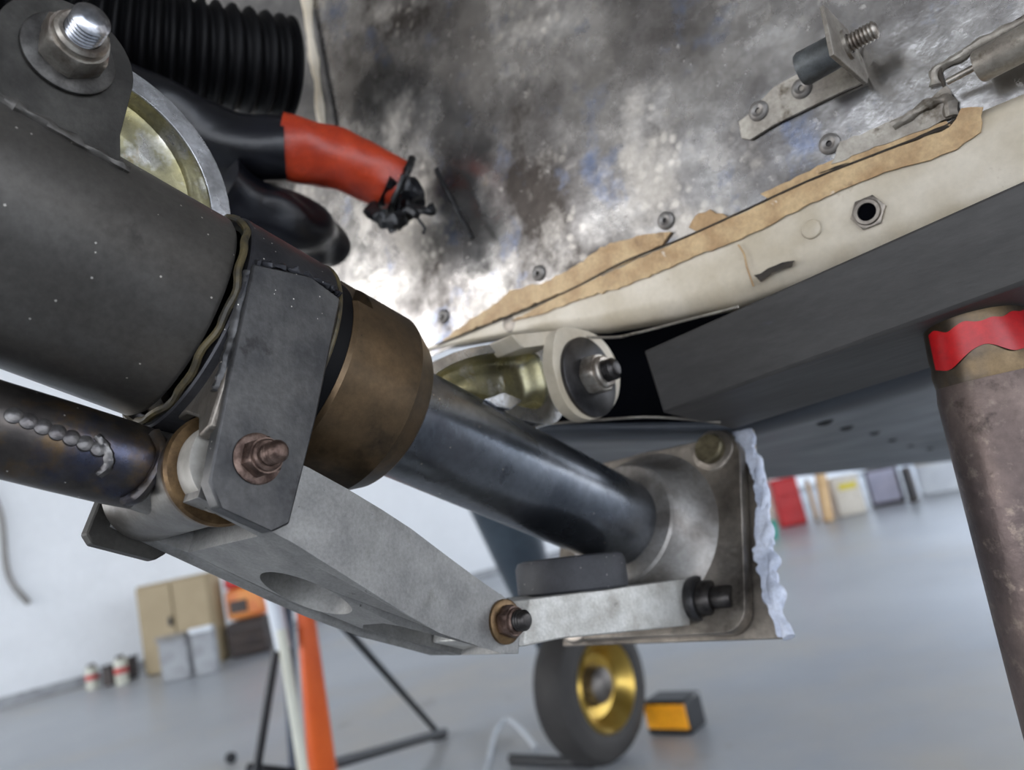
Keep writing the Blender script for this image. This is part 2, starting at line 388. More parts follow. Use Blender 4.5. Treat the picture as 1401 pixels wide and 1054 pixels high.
skinpatch('sealant', [(700, 440), (760, 408), (850, 366), (930, 330), (1010, 294), (1105, 250), (1206, 209), (1300, 176), (1316, 150), (1346, 146), (1340, 180), (1310, 205), (1260, 222), (1200, 240), (1120, 275), (1050, 310), (1000, 334), (950, 352), (900, 374), (850, 394), (800, 408), (755, 424), (735, 432)], .0032, .0008, 'sealant_tan')
# raised lap and curled end near the hinge tube
skinpatch('lap_plate', [(1150, 196), (1200, 176), (1255, 150), (1296, 118), (1306, 132), (1304, 160), (1250, 186), (1190, 206), (1140, 226)], .001, .0014, 'bracket_alu')
gr = smoothpath([SK.P(sk(x, y)[0], -.0014, sk(x, y)[1]) for x, y in ((1120, 240), (1206, 208), (1302, 170), (1309, 145), (1292, 118), (1290, 92), (1330, 66), (1420, 14))], 8)
obj('seam_groove', tube(gr, lambda t: .0006+.0002*math.sin(t*31), 8, .0003, 400), 'groove', air)
g2 = smoothpath([SK.P(sk(x, y, .004)[0], -.0040, sk(x, y, .004)[1]) for x, y in ((598, 472), (760, 406), (850, 360), (930, 328), (1010, 292), (1105, 248), (1206, 208), (1298, 173))], 8)
obj('seam_groove', tube(g2, .0005, 6), 'groove', air)
def blob(name, pts, r, m, par=air, nz=.0015):
    return obj(name, tube(smoothpath(pts, 6), r, 12, nz, 260), m, par)
blob('sealant', [SK.P(*[sk(x, y)[0], -.002, sk(x, y)[1]]) for x, y in ((1225, 176), (1262, 152), (1296, 138), (1303, 162))], .0022, 'bracket_alu')
blob('sealant', [SK.P(*[sk(x, y)[0], -.001, sk(x, y)[1]]) for x, y in ((1282, 118), (1284, 98), (1320, 74), (1400, 30), (1440, 0))], .0018, 'bracket_alu')
# rivets
n_ = SK.D(0, -1, 0)
rivet_prof = [(0, .0042), (.0006, .0041), (.0013, .0034), (.0015, .0026), (.0011, .0018), (.0009, .0012), (-.0002, .0011), (-.0002, 0)]
rme = None
def rivet(x, y, s=1, off=.0003, parent=air, label=None):
    global rme
    hx, hz = sk(x, y, off); p = SK.P(hx, -off, hz)
    if rme is None:
        o = obj('rivet', lathe(Vector((0, 0, 0)), n_, rivet_prof, 28), 'casting_bright', None, origin=(0, 0, 0)); rme = o.data
        rme.materials.append(M['bolt_black'])
        for pl in rme.polygons:
            if pl.center.xz.length < .00115: pl.material_index = 1
    else: o = bpy.data.objects.new('rivet', rme); col.objects.link(o)
    o.parent = parent; o.location = p-locof(parent); o.scale = (s, 1, s); return o
for x, y in ((607, 433), (737, 374), (911, 302), (1135, 197)): rivet(x, y)
def flush(x, y, r, m='paint_cream', off=.0028):
    hx, hz = sk(x, y, off); return obj('dome_rivet', lathe(SK.P(hx, -off, hz), n_, [(0, r), (.0006, r*.92), (.001, r*.6), (.0011, 0)], 24), m, air)
flush(697, 443, .0048, 'casting', .002); flush(1110, 314, .0038)
# anchor nut in the cream strip
hx, hz = sk(1188, 291, .003); q0 = SK.P(hx, -.0028, hz)
an = obj('anchor_nut', join(hexnut(q0, n_, .0112, .0012), lathe(q0, n_, [(.0010, .0050), (.0022, .0046), (.0022, .0034), (-.003, .0032)], 24)), 'casting', air)
obj('bore_shade', lathe(q0, n_, [(.0012, .0034), (.0013, 0)], 20), 'cavity_shade', an)  # dark disc paints the shade inside the nut hole
skinpatch('scuff', [(1032, 378), (1060, 362), (1088, 356), (1084, 364), (1058, 374), (1040, 386)], .0046, .0003, 'groove')
ck_ = [SK.P(sk(x, y, .004)[0], -.0040, sk(x, y, .004)[1]) for x, y in ((1010, 335), (1018, 348), (1022, 366), (1031, 392))]
obj('crack', tube(smoothpath(ck_, 5), .0004, 6), 'sealant_tan', air)
# angle bracket riveted to the skin
bo = [(1012, 168), (1022, 160), (1060, 120), (1100, 98), (1150, 72), (1186, 100), (1186, 112), (1150, 128), (1105, 150), (1060, 172), (1028, 192), (1016, 190)]
pp = [sk(*p, .001) for p in bo]
br = obj('angle_bracket', prism(pp, [], skmap(.0006, .0022)), 'bracket_alu', air, bevel=.0003)
X0 = sk(1187, 106, .002)[0]
tb = [SK.hit(x, y, 0, X0) for x, y in ((1127, 6), (1141, 74), (1187, 114), (1190, 98), (1160, 40))]
obj('bracket_tab', prism([(h[1], h[2]) for h in tb], [], lambda p, q, s: SK.P(X0-.0016*s, p, q)), 'bracket_alu', br, bevel=.0003)
h = SK.hit(1158, 62, 0, X0); tc_ = SK.P(*h)
sp = obj('spacer', lathe(tc_-Xw*.0016, -Xw, [(0, .0058), (.004, .0062), (.0145, .0065), (.0158, .0058), (.0158, 0)], 32), 'spacer_grey', br)
sd = obj('stud', join(lathe(tc_, Xw, [(0, .0056), (.0012, .0056), (.0012, .0036)], 28), lathe(tc_, Xw, thread(.0034, .011), 28)), 'bolt_steel', br)
for x, y in ((1038, 152), (1097, 121)): rivet(x, y, 1, .0022, br)
# hinge tube, upper right
a_ = P(1338, 92, .255); b_ = P(1460, 28, .235)
ht = obj('hinge_tube', lathe(a_, (b_-a_), [(0, .0001), (0, .0052), (.0006, .0056), (.06, .0056)], 32), 'bracket_alu', air)
obj('hinge_pin', lathe(P(1296, 112, .262), (b_-a_), [(0, 0), (0, .0012), (.03, .0012)], 12), 'bolt_steel', ht)
# thin lip under the strip and a near-black sheet painting the shade behind the clevis
lipp = smoothpath([P(745, 458, .375), P(830, 462, .345), P(870, 456, .335), P(940, 438, .322), P(1010, 420, .31)], 6)
obj('lip', tube(lipp, .0006, 8), 'bracket_alu', air)
obj('cavity_shade_sheet', prism([(x, y) for x, y in ((700, 452), (860, 446), (1000, 424), (1100, 424), (1010, 590), (690, 586), (650, 560), (640, 500), (700, 474))], [], lambda x, y, s: P(x, y, .415+.01*s)), 'cavity_shade', air, smooth=0)
lw = [P(690, 586, .40), P(740, 581, .375), P(830, 574, .36), P(900, 571, .35), P(985, 578, .355)]
obj('lower_lip', tube(smoothpath(lw, 4), .0006, 8), 'bracket_alu', air)
# belly skin running away under the aircraft
near = [(600, 560, .50), (700, 582, .42), (860, 579, .40), (1010, 577, .385), (1180, 520, .37), (1300, 470, .36), (1560, 380, .34)]
far = [(720, 640, 1.9), (820, 656, 1.9), (930, 658, 1.9), (1030, 656, 1.9), (1170, 642, 1.9), (1300, 629, 1.9), (1600, 600, 1.9)]
def belly(u, v):
    k = min(int(u*6), 5); f = u*6-k
    A_ = P(*near[k]).lerp(P(*near[k+1]), f); B_ = P(*far[k]).lerp(P(*far[k+1]), f)
    q = A_.lerp(B_, v); q.z += .012*math.sin(v*math.pi); return q
bl = obj('belly_skin', grid(belly, 24, 12), 'belly_grey', air); so = bl.modifiers.new('t', 'SOLIDIFY'); so.thickness = .004; so.offset = 1
def bellypix(x, y):
    best = None
    for i in range(0, 61):
        for j in range(0, 61):
            q = belly(i/60, j/60)-Vector((0, 0, CAMH)); c = Vector((X_C*q.x+Y_C*q.y+UPC*q.z))
            X_, Y_ = CX+F*c.x/-c.z, CY-F*c.y/-c.z; d = (X_-x)**2+(Y_-y)**2
            if best is None or d < best[0]: best = (d, q+Vector((0, 0, CAMH)), -c.z)
    return best[1], best[2]
for x, y in ((1122, 568), (1158, 579), (1192, 588), (1220, 597), (1246, 606), (1272, 611)):
    q, d = bellypix(x, y); obj('belly_screw', lathe(q+Z*.001, -Z, [(0, .0085), (.004, .0080), (.0075, .004), (.008, 0)], 16), 'steel_black', air)

# ------------------------------------------------------------------ swinging bracket and its clevis below the skin
cl = thing('hinge_clevis', P(790, 560, .345), 'cream painted hinge clevis with dished chromate arm under the fuselage skin', 'clevis')
XC = SK.hit(800, 515, 0, 0)  # placeholder plane solve
pc = P(802, 516, .345); Xc = pc.x
def smooth2(pts, k=4):
    n = len(pts); pts = [Vector((p[0], p[1], 0)) for p in pts]; q = smoothpath([pts[-1]]+pts+[pts[0], pts[1]], k)
    return [(v.x, v.y) for v in q[k:k+n*k]]
def onX(x, y, xx): h = SK.hit(x, y, 0, xx); return (h[1], h[2])
out = [onX(x, y, Xc) for x, y in ((765, 450), (800, 452), (822, 463), (838, 484), (848, 512), (845, 545), (828, 568), (804, 574), (784, 564), (770, 545), (762, 520), (756, 490))]
obj('clevis_plate', prism(smooth2(out), [], lambda p, q, s: SK.P(Xc-.006*s, p, q)), 'paint_cream', cl, bevel=.0008)
Xd = Xc-.02
def dished(name, outer, inner, xx, depth, th, m1, m2, par):
    o2 = [onX(x, y, xx) for x, y in smooth2(outer)]; i2 = [onX(x, y, xx) for x, y in smooth2(inner)]
    o = obj(name, prism(o2, [i2], lambda p, q, s: SK.P(xx-th*s, p, q)), m1, par, bevel=.0007)
    cy = sum(p for p, q in i2)/len(i2); cz = sum(q for p, q in i2)/len(i2)
    vs = []; fs = []; K = len(i2)
    for (s, dp) in ((1.02, .001), (.95, depth*.35), (.9, depth*.8), (.8, depth), (.5, depth*.92), (.45, depth*.75), (.2, depth*.7)):
        vs += [SK.P(xx-dp, cy+(p-cy)*s, cz+(q-cz)*s) for p, q in i2]
    for j in range(6):
        for i in range(K): fs.append((j*K+i, j*K+(i+1) % K, (j+1)*K+(i+1) % K, (j+1)*K+i))
    fs.append(tuple(6*K+i for i in range(K)))
    obj('dished_web', (vs, fs), m2, o, smooth=60, sub=1); return o
dished('cast_arm', [(560, 520), (585, 502), (620, 483), (660, 473), (700, 469), (745, 474), (757, 490), (764, 530), (772, 560), (756, 580), (720, 576), (680, 566), (640, 552), (600, 548), (560, 550)],
       [(585, 525), (610, 503), (650, 487), (700, 481), (733, 484), (744, 505), (750, 540), (735, 560), (700, 553), (660, 548), (610, 540)], Xd, .012, .016, 'alu_polished', 'chromate', cl)
vs_, fs_ = prism([onX(x, y, Xc-.006) for x, y in ((700, 458), (760, 452), (766, 470), (716, 476))], [], lambda p, q, s: SK.P(Xc-.006-.016*s, p, q))
obj('clevis_bridge', (vs_, fs_), 'paint_cream', cl, bevel=.0006)
obj('welded_tab', prism([onX(x, y, Xd+.004) for x, y in ((664, 546), (690, 536), (716, 548), (700, 560), (676, 556))], [], lambda p, q, s: SK.P(Xd+.004-.004*s, p, q)), 'alu_polished', cl, bevel=.0006)
fastener('hinge_bolt', 'large dark washer, hex nut and bolt end on cream clevis below the skin', SK.P(Xc, *onX(803, 517, Xc)), Xw, (.0186, .0024), (.0162, .0068), (.0050, .0075), 'washer_dark', 'bolt_steel', 'bolt_black')

# ------------------------------------------------------------------ shock strut
a_, b_, c_ = ST.e
strut = thing('shock_strut', ST.P(0, 0, 0), 'thick grey landing gear strut with welded black sleeve, brown gland nut and dark piston', 'landing gear strut')
RO = .035
obj('outer_tube', lathe(ST.P(-.26, 0, 0), a_, [(0, RO), (.2375, RO), (.239, RO-.001), (.239, .02)], 128), 'strut_grey', strut)
sealv, sealf = tube([ST.P(-.0195+.0006*math.sin(7*t)+.0004*math.sin(17*t), .0362*math.cos(t), .0362*math.sin(t)) for t in [2*math.pi*i/90 for i in range(91)]], .0012, 8, .0003, 500, cap=False)
obj('seal_bead', (sealv, sealf), 'seal_brown', strut)
obj('clamp_sleeve', lathe(ST.P(-.018, 0, 0), a_, [(0, .033), (0, .0372), (.0006, .0378), (.031, .0378), (.0318, .0374), (.0318, .033)], 128), 'sleeve_black', strut)
obj('seal_bead', (lambda r: (r[0], r[1]))(tube([ST.P(.0145, .0372*math.cos(t), .0372*math.sin(t)) for t in [2*math.pi*i/72 for i in range(73)]], .0009, 8, cap=False)), 'seal_brown', strut)
# gland nut with three wrench notches
def gland():
    prof = [(0, .03), (0, .0352), (.0015, .0362), (.003, .0362), (.0075, .0362), (.0080, .0362), (.0081, .0362), (.020, .0362), (.0295, .0362), (.0385, .0316), (.0395, .0306), (.0395, .022)]
    v, f = lathe(ST.P(.0215, 0, 0), a_, prof, 144, ref=b_); n = 144
    for j, (t, r) in enumerate(prof):
        if 1 <= j <= 5:
            for i in range(n):
                a = 360*i/n
                if any(abs((a-k+180) % 360-180) < 15 for k in (314, 194)):
                    ax = ST.P(.0215+t, 0, 0); v[j*n+i] = ax+(v[j*n+i]-ax)*(.0318/r)
    return v, f
obj('relief_shade_ring', lathe(ST.P(.0135, 0, 0), a_, [(0, .033), (0, .0349), (.0085, .0349), (.0085, .03)], 96), 'black_plastic', strut)  # black ring added for the dark recess of the thread relief before the nut
obj('gland_nut', gland(), 'nut_brown', strut, smooth=12)
obj('piston', lathe(ST.P(.03, 0, 0), a_, [(0, .0225), (.194, .0225)], 96), 'chrome_dark', strut)
# clevis lugs welded to the sleeve (lower pair)
def lugpoly(u0, u1, w0, w1, ch): return [(u0, w0), (u0-.0005, w1-ch*1.4), (u0+ch*1.2, w1), (u1-ch*.7, w1), (u1, w1-ch)] + [(u1, w0+.004), (u1-.003, w0)]
for s, nm in ((1, 'lug'), (-1, 'lug')):
    base = .0388 if s == 1 else .0365
    pl = [(-.0175, -.006), (-.0145, .030), (-.0115, .060), (-.0070, .0655), (.0095, .0675), (.0138, .0640), (.0142, .030), (.0128, -.010), (.0, -.012)] if s == 1 else [(-.0155, -.004), (-.0145, .030), (-.0158, .0665), (-.0130, .0690), (.0070, .0690), (.0100, .0660), (.0110, .030), (.0118, -.010)]
    obj(nm, prism(pl, [], lambda p, q, k, s=s: ST.P(p, s*(base-.0055*k), q)), 'lug_steel' if s == 1 else 'upper_lug_steel', strut, bevel=.0006)
# gusset walls between sleeve and lug
wl = [ST.P(-.0172, .0362, -.004), ST.P(-.0162, .036, .010), ST.P(-.0152, .0350, .024), ST.P(-.0146, .0335, .034)]
obj('weld_bead', tube(smoothpath(wl, 10), lambda t: .0016+.0002*math.sin(t*70), 10, .0006, 300), 'lug_steel', strut)
wl2 = [ST.P(-.0165, .0380, -.0075), ST.P(-.004, .0380, -.0115), ST.P(.008, .0375, -.0130), ST.P(.0128, .0375, -.0118)]
obj('weld_bead', tube(smoothpath(wl2, 10), lambda t: .0011+.0004*math.sin(t*60), 8, .0009, 700), 'sleeve_black', strut)
gs = [(-.0165, .030), (-.0165, .0345), (-.012, .040), (.011, .040), (.013, .033)]
for s in (1, -1):
    obj('gusset', prism([(.0, .030), (.0365*1., .004), (.0365, .045), (.031, .047), (.027, .040), (.016, .036), (.0, .0368)], [], lambda p, q, k, s=s: ST.P(-.0150+.0035*k, s*p, q)), 'casting', strut, bevel=.0008)
# upper lug with big bolt
cu, _, cwv = ST.hit(93, 76, 1, .030)
RL = .0172
arcp = arc(cu, cwv, RL, 180, 350, 22)
pl = [(cu-.03, -.012)]+[(cu-.0235, cwv+.012)]+arcp+[(cu+.0190, cwv+.014), (cu+.0245, -.012)]
ul = obj('upper_lug', prism(pl, [], lambda p, q, k: ST.P(p, .030-.006*k, q)), 'upper_lug_steel', strut, bevel=.0006)
wl = [ST.P(cu-.03, .0305, -.0185), ST.P(cu-.01, .0300, -.0190), ST.P(cu+.01, .0302, -.0186), ST.P(cu+.0245, .0300, -.0190)]
obj('weld_bead', tube(smoothpath(wl, 8), lambda t: .0013+.0004*math.sin(t*50), 8, .0010, 600), 'strut_grey', strut)
fastener('lug_bolt', 'bright threaded bolt end with steel nut and wide washer on the upper strut lug', ST.P(cu, .0300, cwv), b_, (.0118, .0016), (.0150, .0078), (.0047, .0095), 'washer_dull', 'bolt_steel', 'bolt_bright', rot=.35)

# bell crank behind the strut (arc of a dished disc)
bc = thing('bell_crank', ST.P(-.06, -.005, -.035), 'dished aluminium crank with yellow chromate web showing above the strut tube', 'crank')
cen = (-.060, -.028)
def seg(r, w0, n=28, cx=cen[0], cy=cen[1]):
    k = math.degrees(math.asin(max(-1, min(1, (w0-cy)/r)))); return arc(cx, cy, r, 180-k if False else 180+abs(k), 360-abs(k), n)
po = seg(.0475, -.0365)
ri = seg(.0405, -.0395)
obj('rim', prism(po, [ri], lambda p, q, k: ST.P(p, 0-.014*k, q)), 'alu_polished', bc, bevel=.0006)
K = len(ri); cy_ = sum(p for p, q in ri)/K; cz_ = sum(q for p, q in ri)/K; vs = []; fs = []
for s, dp in ((1.01, .0005), (.93, .0035), (.88, .0040), (.84, .0065), (.6, .0068), (.2, .0060)):
    vs += [ST.P(cy_+(p-cy_)*s, -dp, cz_+(q-cz_)*s) for p, q in ri]
for j in range(5):
    for i in range(K): fs.append((j*K+i, j*K+(i+1) % K, (j+1)*K+(i+1) % K, (j+1)*K+i))
fs.append(tuple(5*K+i for i in range(K)))
obj('web', (vs, fs), 'chromate', bc, smooth=60)

# ------------------------------------------------------------------ drag brace with cross barrel
db = thing('drag_brace', ST.P(-.002, 0, .05), 'heat-tinted welded steel brace tube ending in a cross barrel between the lugs', 'brace')
BC = ST.P(-.002, 0, .050)
e0 = ST.hit(-10, 585, 1, -.006)
q0 = ST.P(*e0); dd = (q0-BC).normalized()
obj('brace_tube', lathe(BC, dd, [(.0135, .0121), (.02, .0125), (.035, .0127), (.2, .0127)], 72), 'brace_steel', db)
obj('tapered_neck', lathe(BC, dd, [(.006, .0128), (.0120, .0122), (.0145, .0119), (.0165, .0121)], 56), 'barrel_steel', db)
obj('barrel', lathe(BC-b_*.0290, b_, [(.0005, .0085), (0, .0142), (.0008, .0150), (.0460, .0150), (.0475, .0150), (.0475, .0085)], 80), 'barrel_steel', db)
obj('bushing_ring', lathe(BC+b_*.0185, b_, [(0, .0150), (.0006, .0163), (.0024, .0165), (.0034, .0158), (.0034, .012)], 72), 'bronze', db)
obj('bushing', lathe(BC+b_*.0195, b_, [(0, .0130), (.0105, .0132), (.0105, .006)], 56), 'white_plastic', db)
# weld plate and weld dimes along the brace
ed = dd.cross(b_).normalized()
if ed.dot(c_) > 0: ed = -ed
vw = (-(BC-Vector((0, 0, CAMH)))).normalized(); vw = (vw-dd*vw.dot(dd)).normalized(); sd_ = dd.cross(vw).normalized()
if sd_.dot(Z) < 0: sd_ = -sd_
def onb(t, ang, r=.0127): return BC+dd*t+(vw*math.cos(ang)+sd_*math.sin(ang))*r
for i in range(7):
    t = .050-.0036*i; p = onb(t, .35-.03*i); nn = (vw*math.cos(.35)+sd_*math.sin(.35))
    obj('weld_dime', lathe(p-nn*.0006, nn, [(0, .0024), (.0008, .0022), (.0012, .0014), (.0013, 0)], 20), 'weld', db)
obj('weld_bead', tube(smoothpath([onb(.030, .42, .0124), onb(.0265, .20, .0127), onb(.0245, -.10, .0127), onb(.026, -.38, .0124)], 6), .0013, 10, .0006, 600), 'weld', db)
obj('weld_bead', tube(smoothpath([onb(.0155, .95, .0128), onb(.0125, .5, .0135), onb(.0125, .0, .0138), onb(.0140, -.5, .0138), onb(.0165, -.9, .0128)], 6), .0018, 10, .0005, 300), 'brace_steel', db)

# ------------------------------------------------------------------ upper torque link
ul_ = thing('torque_link', ST.P(.0, 0, .06), 'machined aluminium wedge link with two lightening holes and a clearance slot', 'torque link')
def itp(x, T):
    if x <= T[0][0]: return T[0][1]
    for (x0, y0), (x1, y1) in zip(T, T[1:]):
        if x <= x1: return y0+(y1-y0)*(x-x0)/(x1-x0)
    return T[-1][1]
wbot = [(-.012, .0625), (.01, .0640), (.03, .0690), (.06, .0752), (.087, .0790), (.12, .0800), (.135, .0775)]
wtop = [(-.012, .0425), (.0186, .0435), (.0755, .0505), (.12, .0600), (.135, .0640)]
def ell(cx, cy, a, b, n=28, rot=0):
    return [(cx+a*math.cos(t)*math.cos(rot)-b*math.sin(t)*math.sin(rot), cy+a*math.cos(t)*math.sin(rot)+b*math.sin(t)*math.cos(rot)) for t in [2*math.pi*i/n for i in range(n)]]
half = [(-.010, .0308), (.0, .0308), (.02, .0308), (.035, .0305), (.05, .029), (.065, .0265), (.087, .0222), (.105, .0205), (.12, .0200), (.130, .0190), (.1345, .015)]
outer = half + [(p, -q) for p, q in reversed(half)]
slot = [(-.004, .0240), (.0125, .0240), (.0145, .022), (.0145, -.025), (.0125, -.0262), (-.004, -.0262)]
hole1 = ell(.0485, -.0030, .0165, .0145, 36)
hole2 = [(.078, .0095), (.074, .004), (.074, -.004), (.078, -.0105), (.122, -.0135), (.1347+.01, -.0135), (.1347+.01, .0125), (.122, .0125)]
hole2 = [(.079, .011), (.0755, .006), (.0755, -.006), (.079, -.011), (.1300, -.0125), (.1300, .0125)]
obj('link_body', prism(outer, [slot, hole1, hole2], lambda p, q, k: ST.P(p, q, itp(p, wbot) if k == 0 else itp(p, wtop))), 'alu_machined', ul_, bevel=.0005)

# lower torque link
ll = thing('torque_link', ST.P(.18, 0, .06), 'short flat-sided aluminium link bar between the knee bolt and the square flange', 'torque link')
hp = [(.113, .0115), (.1295, .0120), (.1345, .0180), (.150, .0215), (.18, .0255), (.22, .0300), (.2330, .0300)]
outer = hp + [(p, -q) for p, q in reversed(hp)]
lb = [(.113, .0765), (.130, .0765), (.15, .0695), (.2345, .0480)]
lt = [(.113, .0620), (.129, .0585), (.2300, .0270), (.2345, .0262)]
obj('link_body', prism(outer, [], lambda p, q, k: ST.P(p, q, itp(p, lb) if k == 0 else itp(p, lt))), 'alu_bright', ll, bevel=.0006)

# ------------------------------------------------------------------ hinge bolts of the links
fastener('pivot_bolt', 'brown rusty nut and thread on the flat lug below the black sleeve', ST.P(*ST.hit(352, 628, 1, .0388)), b_, (.0072, .0008), (.0098, .0045), (.0031, .0075), 'bolt_rust', 'bolt_rust', 'bolt_rust', collar=True, rot=.2)
fastener('knee_bolt', 'greasy rusty nut and bolt end at the knee between the two links', ST.P(*ST.hit(688, 851, 1, .0195)), b_, (.0082, .0022), (.0105, .0045), (.0038, .006), 'bronze', 'bolt_rust', 'bolt_black', rot=.5)
lowc = ST.hit(950, 821, 1, .030)
kb = thing('cap_screw', ST.P(*lowc), 'black socket cap screw with stacked washers at the lower flange corner', 'bolt')
o_ = ST.P(*lowc)
obj('washer', lathe(o_, b_, [(0, 0), (0, .0108), (.003, .0112), (.005, .0105), (.005, 0)], 48), 'washer_dark', kb)
obj('collar', lathe(o_, b_, [(.005, .0086), (.0100, .0084), (.0115, .0074), (.0115, 0)], 40), 'bolt_black', kb)
obj('socket_head', join(lathe(o_, b_, [(.0115, .0056), (.0195, .0056), (.0208, .0050), (.0208, .0028)], 36), lathe(o_, b_, [(.0208, .0028), (.017, .0028), (.017, 0)], 6)), 'bolt_black', kb)

# ------------------------------------------------------------------ rubber bump stop on the lower link
cp = ST.hit(785, 803, 1, .004); pu = cp[0]; pw = itp(pu, lt)
ldir = (ST.P(.23, 0, .027)-ST.P(.129, 0, .0585)).normalized(); nrm_ = ldir.cross(b_)
if nrm_.dot(c_) > 0: nrm_ = -nrm_
rb = obj('rubber_bumper', lathe(ST.P(pu, .004, pw), nrm_, [(0, 0), (0, .0240), (.0010, .0250), (.0120, .0250), (.0145, .0238), (.0152, .0215), (.0152, 0)], 72), 'rubber', origin=ST.P(pu, .004, pw))
tag(rb, 'round black rubber bump stop sitting on the short aluminium link', 'bumper')

# ------------------------------------------------------------------ square flange with collar
fg = thing('axle_flange', ST.P(.235, 0, .05), 'square cast steel flange with round collar gripping the piston end', 'flange')
def rsq(v0, v1, w0, w1, r, n=6):
    return arc(v1-r, w1-r, r, 0, 90, n)+arc(v0+r, w1-r, r, 90, 180, n)+arc(v0+r, w0+r, r, 180, 270, n)+arc(v1-r, w0+r, r, 270, 360, n)
v1_ = .0570; w0_ = -.0455; w1_ = .0520
obj('flange_plate', prism(rsq(-.057, v1_, w0_, w1_, .011), [], lambda p, q, k: ST.P(.2350+.0075*k, p, q)), 'casting', fg, bevel=.0016, seg=3)
obj('hub_boss', lathe(ST.P(.2145, 0, 0), a_, [(0, .0225), (0, .0305), (.0012, .0318), (.006, .0325), (.008, .0335), (.011, .0350), (.016, .0385), (.0195, .0425), (.0215, .0470)], 96), 'casting_bright', fg)
for q, nm in ((ST.hit(975, 617, 0, .235), 1), ((.235, -.042, -.036), 0), ((.235, -.042, .042), 0)):
    obj('corner_boss', lathe(ST.P(.235, q[1], q[2]), -a_, [(-.002, .0125), (.0006, .0112), (.0012, .0100), (.0012, 0)], 40), 'casting', fg)
    obj('bolt_head', lathe(ST.P(.235, q[1], q[2]), -a_, [(0, .0078), (.0045, .0078), (.0056, .0070), (.0056, 0)], 40), 'bolt_head_olive', fg)
# raised rib on the right border and gasket plate with squeezed-out sealant
bk = [(-.057, -.050), (.0600, -.050), (.0625, -.02), (.0645, .02), (.0670, .0400), (.0725, .0535), (-.057, .0535)]
obj('backing_plate', prism(bk, [], lambda p, q, k: ST.P(.2435+.0022*k, p, q)), 'casting', fg, bevel=.0004)
se = []
for i in range(22):
    t = i/21; w_ = -.050+.1035*t; v_ = itp(w_, [(-.05, .0595), (-.02, .0645), (.02, .0670), (.04, .0690), (.0535, .0730)])
    se.append(ST.P(.2425, v_+.0012*math.sin(i*1.9), w_))
tp_ = [(.058, -.049)]; to_ = []
for i in range(60):
    t = i/59; w_ = -.050+.1035*t; v_ = itp(w_, [(-.05, .0590), (-.02, .0665), (.02, .0690), (.04, .0705), (.0535, .0745)])
    to_.append((v_+.0022*noise.noise(Vector((w_*160, 2, 0)))+.0020*noise.noise(Vector((w_*420, 7, 0))), w_))
obj('torn_sealant', prism(to_+[(p_-.0075-.002*math.sin(q_*90), q_) for p_, q_ in reversed(to_)], [], lambda p, q, k: ST.P(.2412+.0020*k+.0015*noise.noise(Vector((q*90, p*90, 4))), p, q)), 'sealant_white', fg, bevel=.0005)
obj('sealant_bead', tube(smoothpath(se, 5), lambda t: .0012+.0020*t, 12, .0030, 110), 'sealant_white', fg)

# ------------------------------------------------------------------ hoses
bel = [P(-260, -60, .38), P(-90, -20, .40), P(60, 20, .42), P(150, 48, .43), P(270, 74, .45), P(402, 98, .48)]
bp_ = smoothpath(bel, 60)
def br_(t):
    k = (t*34) % 1; return .0315*(.94+.07*(math.sin(k*2*math.pi)))
bh = obj('bellows_hose', tube(bp_, lambda t: br_(t) if t < .985 else .030*(1-(t-.985)/.015*.25), 64), 'black_plastic', smooth=60)
tag(bh, 'wide black corrugated hose running behind the upper strut lug', 'hose')
oh = thing('taped_hose', P(400, 205, .42), 'hose wrapped in black tape with an orange tape section towards its tip', 'hose')
bt = smoothpath([P(20, 60, .40), P(110, 105, .40), P(200, 150, .40), P(270, 185, .41), P(330, 200, .415), P(392, 203, .42)], 12)
obj('black_wrap', tube(bt, lambda t: .0185-.001*t, 40, .003, 45), 'black_tape', oh)
ot = smoothpath([P(384, 201, .42), P(440, 212, .425), P(500, 234, .43), P(552, 258, .435)], 14)
obj('orange_wrap', tube(ot, lambda t: .0182-.0030*t, 48, .0022, 60), 'orange_tape', oh)
ot2 = smoothpath([P(525, 255, .433), P(555, 268, .437), P(572, 262, .44)], 8)
obj('tip_wrap', tube(ot2, lambda t: .0150-.007*t, 24, .006, 110), 'black_tape', oh)
lh = obj('lower_hose', tube(smoothpath([P(300, 262, .40), P(340, 285, .41), P(385, 300, .42), P(425, 318, .44), P(440, 335, .46)], 12), lambda t: .019-.004*t, 32, .005, 50), 'black_tape')
tag(lh, 'dark lumpy hose under the orange taped hose, just above the black sleeve', 'hose')
def tie(pts, r, label, m='black_tie', nz=.0006):
    o = obj('zip_tie', tube(smoothpath(pts, 8), r, 8, nz, 500), m); return tag(o, label, 'cable tie')
tie([P(597, 232, .43), P(612, 262, .425), P(630, 295, .42), P(646, 326, .415)], .0016, 'long straight black cable tie tail hanging below the skin')
ring = [P(548, 262, .436)]
hd = (P(552, 258, .435)-P(500, 234, .43)).normalized(); _, r1, r2 = basis(hd)
cc = P(548, 256, .434)
rg = tube([cc+(r1*math.cos(t)+r2*math.sin(t))*.0165 for t in [2*math.pi*i/40 for i in range(41)]], .0022, 8, .0012, 300, cap=False)
tag(obj('zip_tie', join(rg, tube([P(560, 285, .42), P(572, 292, .418)], .0034, 8), tube(smoothpath([P(565, 285, .42), P(580, 288, .415), P(592, 290, .415), P(588, 280, .413)], 6), .0022, 8)), 'black_tie'), 'black cable tie looped round the tip of the orange hose', 'cable tie')
cc2 = P(534, 292, .425)
tag(obj('zip_tie', join(tube(smoothpath([P(505, 285, .425), P(520, 298, .42), P(536, 305, .42), P(552, 298, .425), P(560, 280, .43)], 8), .0042, 10, .003, 200),
    tube(smoothpath([P(530, 300, .42), P(538, 318, .42)], 4), .0022, 8)), 'black_tie'), 'bunched black cable tie under the orange hose tip', 'cable tie')
